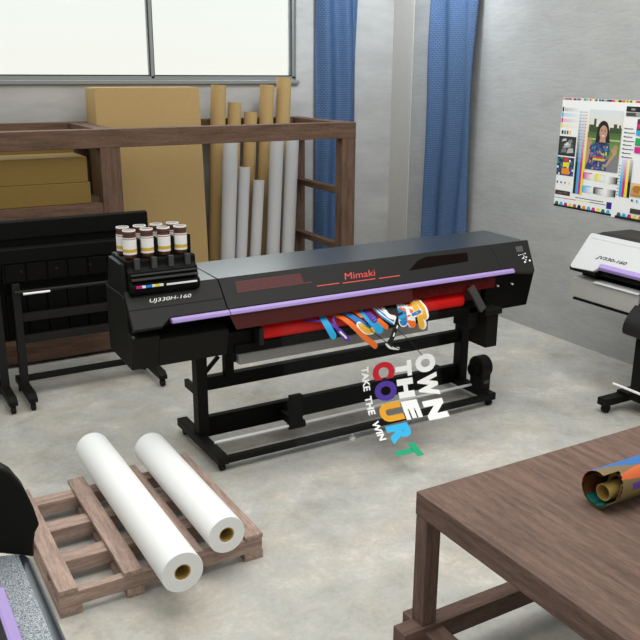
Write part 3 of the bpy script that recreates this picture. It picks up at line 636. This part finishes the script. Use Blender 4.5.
build('body_housing', MB(TW).prism([(4.80, .96), (4.86, 1.08), (4.95, 1.18), (5.36, 1.18), (5.36, .82), (4.88, .82), (4.88, .94)], .02, LW), M['black3'], wp)
build('lower_housing', MB(TW).prism([(4.80, .744), (4.795, .895), (4.83, .905), (5.2, .905), (5.2, .744)], .0, .625), M['grey_p'], wp, .004, label='light grey front box')
build('edge_strip', MB(TW).prism([(4.782, .897), (4.79, .908), (4.85, .912), (4.85, .90)], .22, .63), M['white_p'], wp)
build('box_base', MB(TW).prism([(4.79, .728), (4.79, .742), (5.2, .742), (5.2, .728)], .03, .60), M['black3'], wp)
build('front_heater', MB(TW).prism([(4.87, .875), (4.80, .82), (4.744, .77), (4.71, .725), (4.693, .69), (4.687, .65), (4.70, .622), (4.73, .608), (4.9, .55), (4.95, .6), (4.95, .875)], .60, LW - .4), M['black2'], wp, .004, 30)
for l in (.68, 2.2):
    build('leg', MB(TW).box(l - .04, l + .04, 4.80, 5.05, .12, .80), M['black'], wp, .004)
    ft = build('foot_beam', MB(TW).box(l - .17, l - .09, 4.62, 5.42, .065, .12).box(l - .17, l + .04, 4.82, 5.1, .10, .14), M['black'], wp, .004)
    for d in (4.675, 5.36):
        build('caster', MB(TW).cyl((l - .15, d, .033), (l - .115, d, .033), .033, 18).box(l - .142, l - .122, d - .012, d + .012, .03, .066), M['rubber'], ft, smooth=40)
build('take_up_rod', MB(TW).cyl((.50, 4.785, .19), (2.4, 4.785, .19), .010, 12), M['steel'], wp, smooth=40)
build('cross_beam', MB(TW).box(.7, 2.2, 5.0, 5.05, .15, .28), M['black3'], wp)

# ------------------------------------------------------------------ printer whose end shows in the lower corner
TF = lambda l, d, z: (-d, l, z)
fp = thing('wide_format_printer', 'dark printer close to the camera with a lilac bar and speckled metal platen', 'printer', (.05, 1.0, 0))
cap = [(-.387, .955), (-.394, .992), (-.410, 1.017), (-.396, 1.085), (-.375, 1.155), (-.344, 1.211), (-.322, 1.233), (-.28, 1.26), (.30, 1.27), (.32, 1.2), (.30, .97), (-.20, .99), (-.383, .908)]
build('end_cap', MB(TF).prism(cap, 2.455, 2.52), M['black'], fp, .008, 25)
build('end_cap', MB(TF).prism(cap, -.6, -.35), M['black'], fp, .008, 25)
build('front_lid', MB(TF).prism([(-.215, 1.062), (-.10, 1.25), (.30, 1.265), (.30, 1.1), (-.19, 1.055)], -.35, 2.455), M['black2'], fp)
build('light_bar', MB(TF).prism([(-.24, 1.035), (-.243, 1.06), (-.215, 1.075), (-.19, 1.07), (-.20, 1.035)], -.3, 2.10), M['lilac'], fp, .004)
build('platen', MB(TF).prism([(-.335, .935), (-.12, .975), (-.10, .92), (-.335, .90)], -.35, 2.455), M['foil'], fp, label='speckled grey metal platen')
build('front_apron', MB(TF).prism([(-.325, .934), (-.352, .928), (-.372, .905), (-.38, .87), (-.37, .80), (-.33, .76), (-.1, .76), (-.1, .92), (-.325, .92)], -.35, 2.455), M['lid_top'], fp, smooth=40)
build('body_housing', MB(TF).box(-.35, 2.455, -.10, .28, .75, 1.2), M['black3'], fp)
for l in (.0, 1.95):
    build('leg', MB(TF).box(l - .04, l + .04, -.05, .10, .12, .76), M['black'], fp)
    ft = build('foot_beam', MB(TF).box(l - .04, l + .04, -.18, .34, .065, .12), M['black'], fp)
    for d in (-.13, .29):
        build('caster', MB(TF).cyl((l - .017, d, .033), (l + .017, d, .033), .033, 16).box(l - .01, l + .01, d - .012, d + .012, .03, .066), M['rubber'], ft, smooth=40)

# ------------------------------------------------------------------ black cutting plotter in front of the rack, and its neighbour
def plotter(xo, label, x_l, x_r, bl, br_):
    t = thing('cutting_plotter', label, 'plotter', ((bl + br_) / 2 + xo, 6.25, 0))
    m = lambda: MB(lambda x, y, z: (x + xo, y, z))
    build('top_cover', m().prism([(6.20, 1.22), (6.205, 1.345), (6.26, 1.35), (6.30, 1.20)], bl, br_), M['black3'], t, .006)  # deepest black paints in the shadow that falls on the plotter
    build('carriage_slot', m().box(bl + .03, br_ - .03, 6.23, 6.30, 1.16, 1.22), M['black3'], t)
    build('front_panel', m().prism([(6.17, 1.05), (6.175, 1.15), (6.20, 1.165), (6.35, 1.165), (6.35, 1.05)], bl, br_), M['black3'], t, .006)
    bd = m().box(bl + .02, br_ - .02, 6.19, 6.42, .90, 1.05)
    build('body_housing', bd, M['black3'], t, .004)
    build('back_panel', m().box(bl - .01, br_ - .03, 6.276, 6.30, .44, .92), M['black3'], t)
    n = 7
    for i in range(n):
        a = bl + .04 + i * (br_ - bl - .08) / n; b = a + (br_ - bl - .08) / n - .012
        build('door_panel', m().box(a, b, 6.175, 6.19, .91, 1.04), M['black3'], t, .003)
        build('media_slat', m().box(a, b, 6.255, 6.275, .48, .80), M['black3'], t, .003)
    for i in range(4):
        x = bl + .15 + i * .25
        build('knob', m().cyl((x, 6.165, .985), (x, 6.18, .985), .010, 10), M['black2'], t, smooth=40)
    rod = build('roll_rod', m().cyl((bl + .08, 6.12, .845), (br_ - .05, 6.12, .845), .014, 12), M['black2'], t, smooth=40)
    build('rod_highlight', m().cyl((bl + .135, 6.10, .835), (bl + .325, 6.10, .835), .0085, 12), M['steel'], rod, smooth=40)  # pale length added as a painted highlight on the rod
    build('cross_beam', m().box(x_l, x_r, 6.19, 6.24, .60, .66), M['black2'], t, .004)
    build('cross_beam', m().box(x_l, x_r, 6.19, 6.24, .43, .49), M['black2'], t, .004)
    build('cross_beam', m().box(x_l, x_r, 6.21, 6.26, .125, .165), M['black'], t, .004)
    for x in (x_l, x_r):
        build('leg', m().box(x - .028, x + .028, 6.16, 6.23, .10, .90), M['black2'], t, .004)
        ft = build('foot_beam', m().prism([(5.90, .065), (5.90, .10), (5.95, .125), (6.40, .125), (6.42, .07)], x - .032, x + .032), M['black'], t, .005)
        for y in (5.935, 6.38):
            build('caster', m().cyl((x - .015, y, .033), (x + .015, y, .033), .032, 16).box(x - .01, x + .01, y - .012, y + .012, .03, .068), M['rubber'], ft, smooth=40)
    return t
plotter(0, 'black cutting plotter on a caster stand between the timber rack and the black printer', 1.03, 2.02, .93, 2.06)
plotter(-1.115, 'black cutting plotter cut off by the picture edge, only its end foot showing', 1.03, 2.005, .93, 2.025)

# ------------------------------------------------------------------ colour test posters on the side wall
class Flat(MB):
    """flat print on the side wall: u runs towards the camera from y0, v up from z0"""
    def __init__(self, y0, z0): super().__init__(); self.y0, self.z0, self.k = y0, z0, .003
    def pt(self, u, v): return (XW - self.k, self.y0 - u, self.z0 + v)
    def poly(self, pts, c): self.k += .00001; self.cur = c; self.add([self.pt(*p) for p in pts], [tuple(range(len(pts)))]); return self
    def rect(self, u0, u1, v0, v1, c): return self.poly([(u0, v0), (u1, v0), (u1, v1), (u0, v1)], c)
    def ell(self, cu, cv, ru, rv, c, n=20, rot=0): return self.poly([(cu + ru * math.cos(2 * PI * i / n) * math.cos(rot) - rv * math.sin(2 * PI * i / n) * math.sin(rot), cv + ru * math.cos(2 * PI * i / n) * math.sin(rot) + rv * math.sin(2 * PI * i / n) * math.cos(rot)) for i in range(n)], c)
    def ramp(self, u0, u1, v0, v1, ca, cb, n=10, vert=False):
        for i in range(n):
            t = i / (n - 1); c = tuple(a + (b - a) * t for a, b in zip(ca, cb))
            if vert: self.rect(u0, u1, v0 + (v1 - v0) * i / n, v0 + (v1 - v0) * (i + 1) / n, c)
            else: self.rect(u0 + (u1 - u0) * i / n, u0 + (u1 - u0) * (i + 1) / n, v0, v1, c)
WHT, KK, CC, MG, YY = (.82, .82, .82), (.012, .012, .012), (.02, .40, .70), (.62, .02, .22), (.80, .70, .02)
GR, OR, BL, RD = (.02, .35, .10), (.75, .25, .02), (.05, .05, .35), (.6, .03, .03)
H1 = .962
f = Flat(5.51, 1.22); WP = 1.42; f.box(XW - .003, XW - .0005, 5.51 - WP, 5.51, 1.22, 1.22 + H1)
f.c[:] = [WHT] * len(f.f)
rnd = random.Random(5); cols = [MG, CC, KK, YY, OR, RD, WHT, BL, GR, (.4, .4, .4)]
n = int(WP / .017)
for i in range(n): f.rect(i * WP / n, (i + 1) * WP / n, H1 - .018, H1 - .002, cols[rnd.randrange(len(cols))])
def mix(c, t): return tuple(x + (.82 - x) * t for x in c)
def chart(o, picture):
    """one colour chart; o is its start along the sheet"""
    R_ = lambda u0, u1, v0, v1, c: f.rect(o + u0, o + u1, v0, v1, c)
    R_(.0, .665, .003, .022, KK)                                   # strip along the bottom
    for i in range(12):
        c = [(.02, .13, .11), CC, (.45, .02, .15), (.7, .6, .05), (.3, .12, .03), KK, OR, CC, MG, YY][i % 10]
        a = o + .012 + i * .054; f.poly([(a, .022), (a + .046, .022), (a + .036, .05), (a + .010, .05)], c)
    for a, b, v, c in ((0, .12, .082, CC), (.12, .17, .082, MG), (.17, .26, .084, RD), (.26, .42, .086, YY), (.42, .60, .087, KK), (.25, .57, .108, KK)): R_(a, b, v, v + .006, c)
    R_(.605, .66, .06, .118, (.03, .015, .20))
    R_(.005, .185, .112, .152, (.05, .035, .03)); R_(.04, .09, .12, .135, (.16, .08, .05)); R_(.11, .15, .13, .145, (.12, .10, .09))
    for k, c in enumerate((KK, (.02, .12, .2), MG, YY)): f.ell(o + .02 + k * .047, .224, .009, .011, c)
    # mono scales
    for r_, c in enumerate((KK, CC, MG, YY)):
        v = .863 - r_ * .047
        R_(.006, .026, v - .02, v + .02, c)
        for k in range(8): R_(.036 + k * .021, .052 + k * .021, v - .014, v + .014, mix(c, min(1, .55 + .055 * k)))
    for k, c in enumerate((KK, GR, MG, YY)): R_(.02 + k * .03, .042 + k * .03, .65, .682, c)
    # monochrome still life
    R_(.0, .20, .462, .632, KK); R_(.014, .186, .474, .62, (.035, .035, .035))
    for (a, b, c, d, g) in ((.03, .09, .585, .615, .55), (.10, .16, .57, .61, .22), (.05, .15, .53, .575, .40), (.03, .10, .485, .53, .18), (.10, .18, .485, .535, .45), (.07, .12, .55, .585, .65), (.13, .17, .54, .57, .12), (.04, .07, .535, .56, .08)):
        f.poly([(o + a, c), (o + b, c + .01), (o + b - .01, d), (o + a + .015, d - .008)], (g, g, g))
    # patchwork picture
    rnd = random.Random(11)
    R_(.0, .20, .288, .45, (.03, .05, .07))
    for i in range(10):
        for j in range(8):
            if rnd.random() < .7: R_(.002 + i * .0198, .0205 + i * .0198, .29 + j * .02, .309 + j * .02, rnd.choice([GR, (.02, .1, .06), WHT, BL, KK, (.7, .6, .4), (.05, .15, .4), (.02, .03, .1)]))
    R_(.06, .15, .30, .355, OR); R_(.07, .145, .365, .405, YY); f.ell(o + .105, .428, .03, .018, RD)
    # long vertical bars
    for k, c in enumerate((KK, CC, MG, YY)):
        a = o + .215 + k * .0275
        for i in range(18):
            v0 = .143 + i * .0398; f.rect(a, a + .0275, v0, v0 + .0398, mix(c, max(0, (i - 6) / 12.5)))
    for j in range(12):
        for k in range(3): R_(.215 + k * .034, .235 + k * .034, .56 + j * .026, .564 + j * .026, (.16, .16, .2))
    # gradient squares
    for a, v0, c1, c2 in ((.315, .285, MG, WHT), (.447, .285, YY, WHT), (.59, .275, WHT, KK), (.318, .17, CC, WHT), (.448, .17, KK, WHT), (.585, .168, WHT, KK)):
        f.ramp(o + a, o + a + .105, v0, v0 + .058, c1, c2, 10)
        if c2 == WHT: R_(a, a + .105, v0 + .048, v0 + .058, mix(c1, .15))
    # column of printed lines and right-hand bars
    for j in range(8):
        R_(.712, .80 + .02 * (j % 2), .735 - j * .033, .741 - j * .033, (.10, .10, .10)); R_(.712, .73, .735 - j * .033, .744 - j * .033, (.05, .05, .05))
    for k, c in enumerate((CC, MG, YY, KK)):
        a = o + .722 + k * .028
        for i in range(12):
            v0 = .183 + i * .0255; f.rect(a, a + .028, v0, v0 + .0255, mix(c, max(0, (i - 4) / 11)))
    for j in range(10): R_(.70, .715, .19 + j * .027, .196 + j * .027, (.1, .1, .1))
    R_(.712, .95, .873, .915, KK); R_(.76, .80, .885, .90, (.3, .3, .3)); R_(.712, .81, .838, .866, (.06, .06, .06)); R_(.81, .90, .838, .866, (.3, .3, .3))
    picture(o)
def woman(o):
    A, B, C0, D0 = o + .33, o + .685, .372, .876
    f.ramp(A, B, .70, D0, (.74, .68, .56), (.66, .70, .74), 8, True)
    for a, b, t in ((.335, .40, .75), (.385, .41, .80), (.40, .44, .735), (.56, .685, .735), (.60, .635, .765), (.655, .675, .76)): f.rect(o + a, o + b, .68, t, (.045, .07, .03))
    f.ramp(A, B, .55, .69, (.15, .28, .05), (.07, .14, .03), 6, True)
    f.rect(A, B, .625, .638, (.40, .46, .30)); f.rect(A, B, C0, .55, (.14, .26, .05)); f.poly([(o + .50, C0), (B, C0), (B, .52), (o + .60, .47)], (.20, .20, .21))
    SK, HR = (.50, .28, .19), (.012, .010, .010)
    f.ell(o + .492, .71, .062, .078, HR, 24); f.poly([(o + .418, .60), (o + .575, .61), (o + .556, .72), (o + .43, .72)], HR)
    f.poly([(o + .462, .58), (o + .532, .58), (o + .525, .66), (o + .468, .66)], SK); f.ell(o + .497, .692, .042, .058, SK, 24)
    f.ell(o + .480, .703, .008, .0045, HR); f.ell(o + .514, .703, .008, .0045, HR); f.rect(o + .470, o + .489, .713, .7155, HR); f.rect(o + .505, o + .524, .713, .7155, HR)
    f.ell(o + .498, .662, .020, .008, (.45, .10, .10)); f.ell(o + .498, .663, .017, .005, (.82, .78, .76)); f.ell(o + .498, .683, .005, .009, (.40, .20, .13))
    f.poly([(o + .335, C0), (o + .56, C0), (o + .565, .47), (o + .585, .54), (o + .572, .60), (o + .535, .612), (o + .498, .592), (o + .46, .612), (o + .392, .59), (o + .37, .52), (o + .355, .45)], (.035, .06, .17))
    rnd = random.Random(3)
    for i in range(110):
        u, v = rnd.uniform(.37, .57), rnd.uniform(C0 + .012, .585)
        f.ell(o + u, v, rnd.uniform(.006, .016), rnd.uniform(.006, .013), rnd.choice([(.5, .04, .2), (.03, .25, .40), (.65, .5, .05), (.05, .35, .15), (.08, .10, .42), (.45, .12, .3), (.02, .03, .07), (.03, .05, .2)]), 7, rnd.uniform(0, 3))
    f.rect(o + .41, o + .54, .455, .472, (.7, .55, .05)); f.rect(o + .40, o + .52, .475, .488, (.55, .05, .08)); f.ell(o + .498, .600, .045, .010, (.02, .03, .05))
    f.poly([(o + .332, .40), (o + .358, .44), (o + .372, .53), (o + .345, .57), (o + .332, .53)], SK); f.ell(o + .351, .585, .022, .030, SK)
    for k in range(4): f.ell(o + .336 + k * .0115, .626 - .004 * abs(k - 1.5), .0048, .024, SK, 10)
    f.ell(o + .376, .598, .0055, .018, SK, 10, -.6)
    f.poly([(o + .535, .40), (o + .565, .41), (o + .638, .50), (o + .612, .515)], SK); f.ell(o + .636, .535, .024, .030, SK)
    for k in range(4): f.ell(o + .624 + k * .0115, .577 - .004 * abs(k - 1.5), .0048, .023, SK, 10, -.15)
    f.ell(o + .608, .55, .0055, .018, SK, 10, .6)
def fruit(o):
    A, B = o + .33, o + .685
    f.ramp(A, B, .372, .876, (.12, .28, .06), (.45, .60, .75), 10, True); f.ell(o + .50, .62, .09, .12, (.55, .20, .05))
woman_chart = chart(0, woman)
# second chart printed further along the same sheet
f.rect(.835, .98, .70, .82, (.10, .04, .03)); f.rect(.838, .90, .745, .78, MG); f.rect(.838, .90, .69, .73, CC); f.rect(.835, .93, .61, .67, GR); f.rect(.835, .93, .55, .60, MG)
f.ramp(.845, 1.02, .20, .31, (.50, .22, .05), (.72, .52, .28), 8, True); f.ell(.91, .26, .05, .03, (.42, .17, .03)); f.ell(.98, .24, .05, .03, (.60, .33, .10))
for k, c in enumerate((KK, CC, MG)): f.ell(.868 + k * .05, .165, .009, .011, c)
f.rect(.86, 1.05, .06, .10, (.05, .04, .035)); f.rect(.71, 1.40, .0, .020, KK)
for i in range(12):
    c = [(.02, .13, .11), CC, (.45, .02, .15), (.7, .6, .05), OR, KK][i % 6]; a = .725 + i * .055
    f.poly([(a, .02), (a + .046, .02), (a + .036, .048), (a + .010, .048)], c)
f.ramp(1.08, 1.36, .38, .86, (.12, .28, .06), (.45, .60, .75), 10, True); f.ell(1.22, .60, .08, .12, (.55, .20, .05))
o = build('wall_poster', f, M['print'], None, loc=(XW, 5.51 - WP / 2, 1.22), fixn=False)
tag(o, 'white colour test poster with a photo of a waving woman, on the grey side wall', 'poster')

# ------------------------------------------------------------------ light
wd = bpy.data.worlds.new('sky'); S.world = wd; wd.use_nodes = True
bg = wd.node_tree.nodes['Background']; wn = wd.node_tree; tcw = wn.nodes.new('ShaderNodeTexCoord'); sx = wn.nodes.new('ShaderNodeSeparateXYZ'); wn.links.new(tcw.outputs['Generated'], sx.inputs[0])
mr = wn.nodes.new('ShaderNodeMapRange'); mr.interpolation_type = 'SMOOTHSTEP'   # the sky is brightest on the side the window looks out on
mr.inputs['From Min'].default_value = .25; mr.inputs['From Max'].default_value = .6; mr.inputs['To Min'].default_value = .72; mr.inputs['To Max'].default_value = 1.03
wn.links.new(sx.outputs['Y'], mr.inputs['Value']); wn.links.new(mr.outputs[0], bg.inputs[1])
rw = wn.nodes.new('ShaderNodeValToRGB'); rw.color_ramp.elements[0].position = .0; rw.color_ramp.elements[0].color = (1, .965, .91, 1)
rw.color_ramp.elements[1].position = .12; rw.color_ramp.elements[1].color = (.955, 1, .945, 1)
wn.links.new(sx.outputs['Z'], rw.inputs[0]); wn.links.new(rw.outputs[0], bg.inputs[0])
def area(name, loc, target, sx, sy, power, col=(1, 1, 1)):
    l = bpy.data.lights.new(name, 'AREA'); l.shape = 'RECTANGLE'; l.size = sx; l.size_y = sy; l.energy = power; l.color = col
    o = bpy.data.objects.new(name, l); COL.objects.link(o); o.location = loc
    o.rotation_euler = (Vector(target) - Vector(loc)).to_track_quat('-Z', 'Y').to_euler(); return o
area('sky_outside_window', (1.3, 9.3, 3.3), (1.3, 8.0, 3.05), 9, 3.2, 290, (.90, .96, 1.0))
area('ceiling_light', (1.6, 3.4, 5.4), (1.8, 3.8, 0), 5.0, 5, 205, (1, .98, .95))
area('side_wall_fill', (3.7, 2.4, 3.7), (5.4, 4.0, 0), 1.4, 1.0, 36, (1, .98, .95))  # added unseen fill that lifts the lower side wall
area('corner_fill', (4.9, 6.6, 3.9), (5.45, 8.1, 2.5), .4, .4, 38, (.80, .91, 1.0))  # added unseen bluish fill to brighten the back-wall corner

# ------------------------------------------------------------------ camera
cam = bpy.data.cameras.new('camera'); cam.sensor_width = 36; cam.lens = 830.746 / 640 * 36; cam.clip_start = .05
co = bpy.data.objects.new('camera', cam); COL.objects.link(co); S.camera = co
yaw, pitch, roll = .52737215, .29193987, .00661065
fw = Vector((math.cos(pitch) * math.sin(yaw), math.cos(pitch) * math.cos(yaw), -math.sin(pitch)))
rt = Vector((math.cos(yaw), -math.sin(yaw), 0)); up = rt.cross(fw)
r2 = rt * math.cos(roll) + up * math.sin(roll); u2 = up * math.cos(roll) - rt * math.sin(roll)
mw = Matrix((r2, u2, -fw)).transposed().to_4x4(); mw.translation = (0, 0, 2.4); co.matrix_world = mw
vs = S.view_settings; vs.view_transform = 'Standard'; vs.look = 'None'; vs.exposure = 0; vs.gamma = 1; vs.use_curve_mapping = False
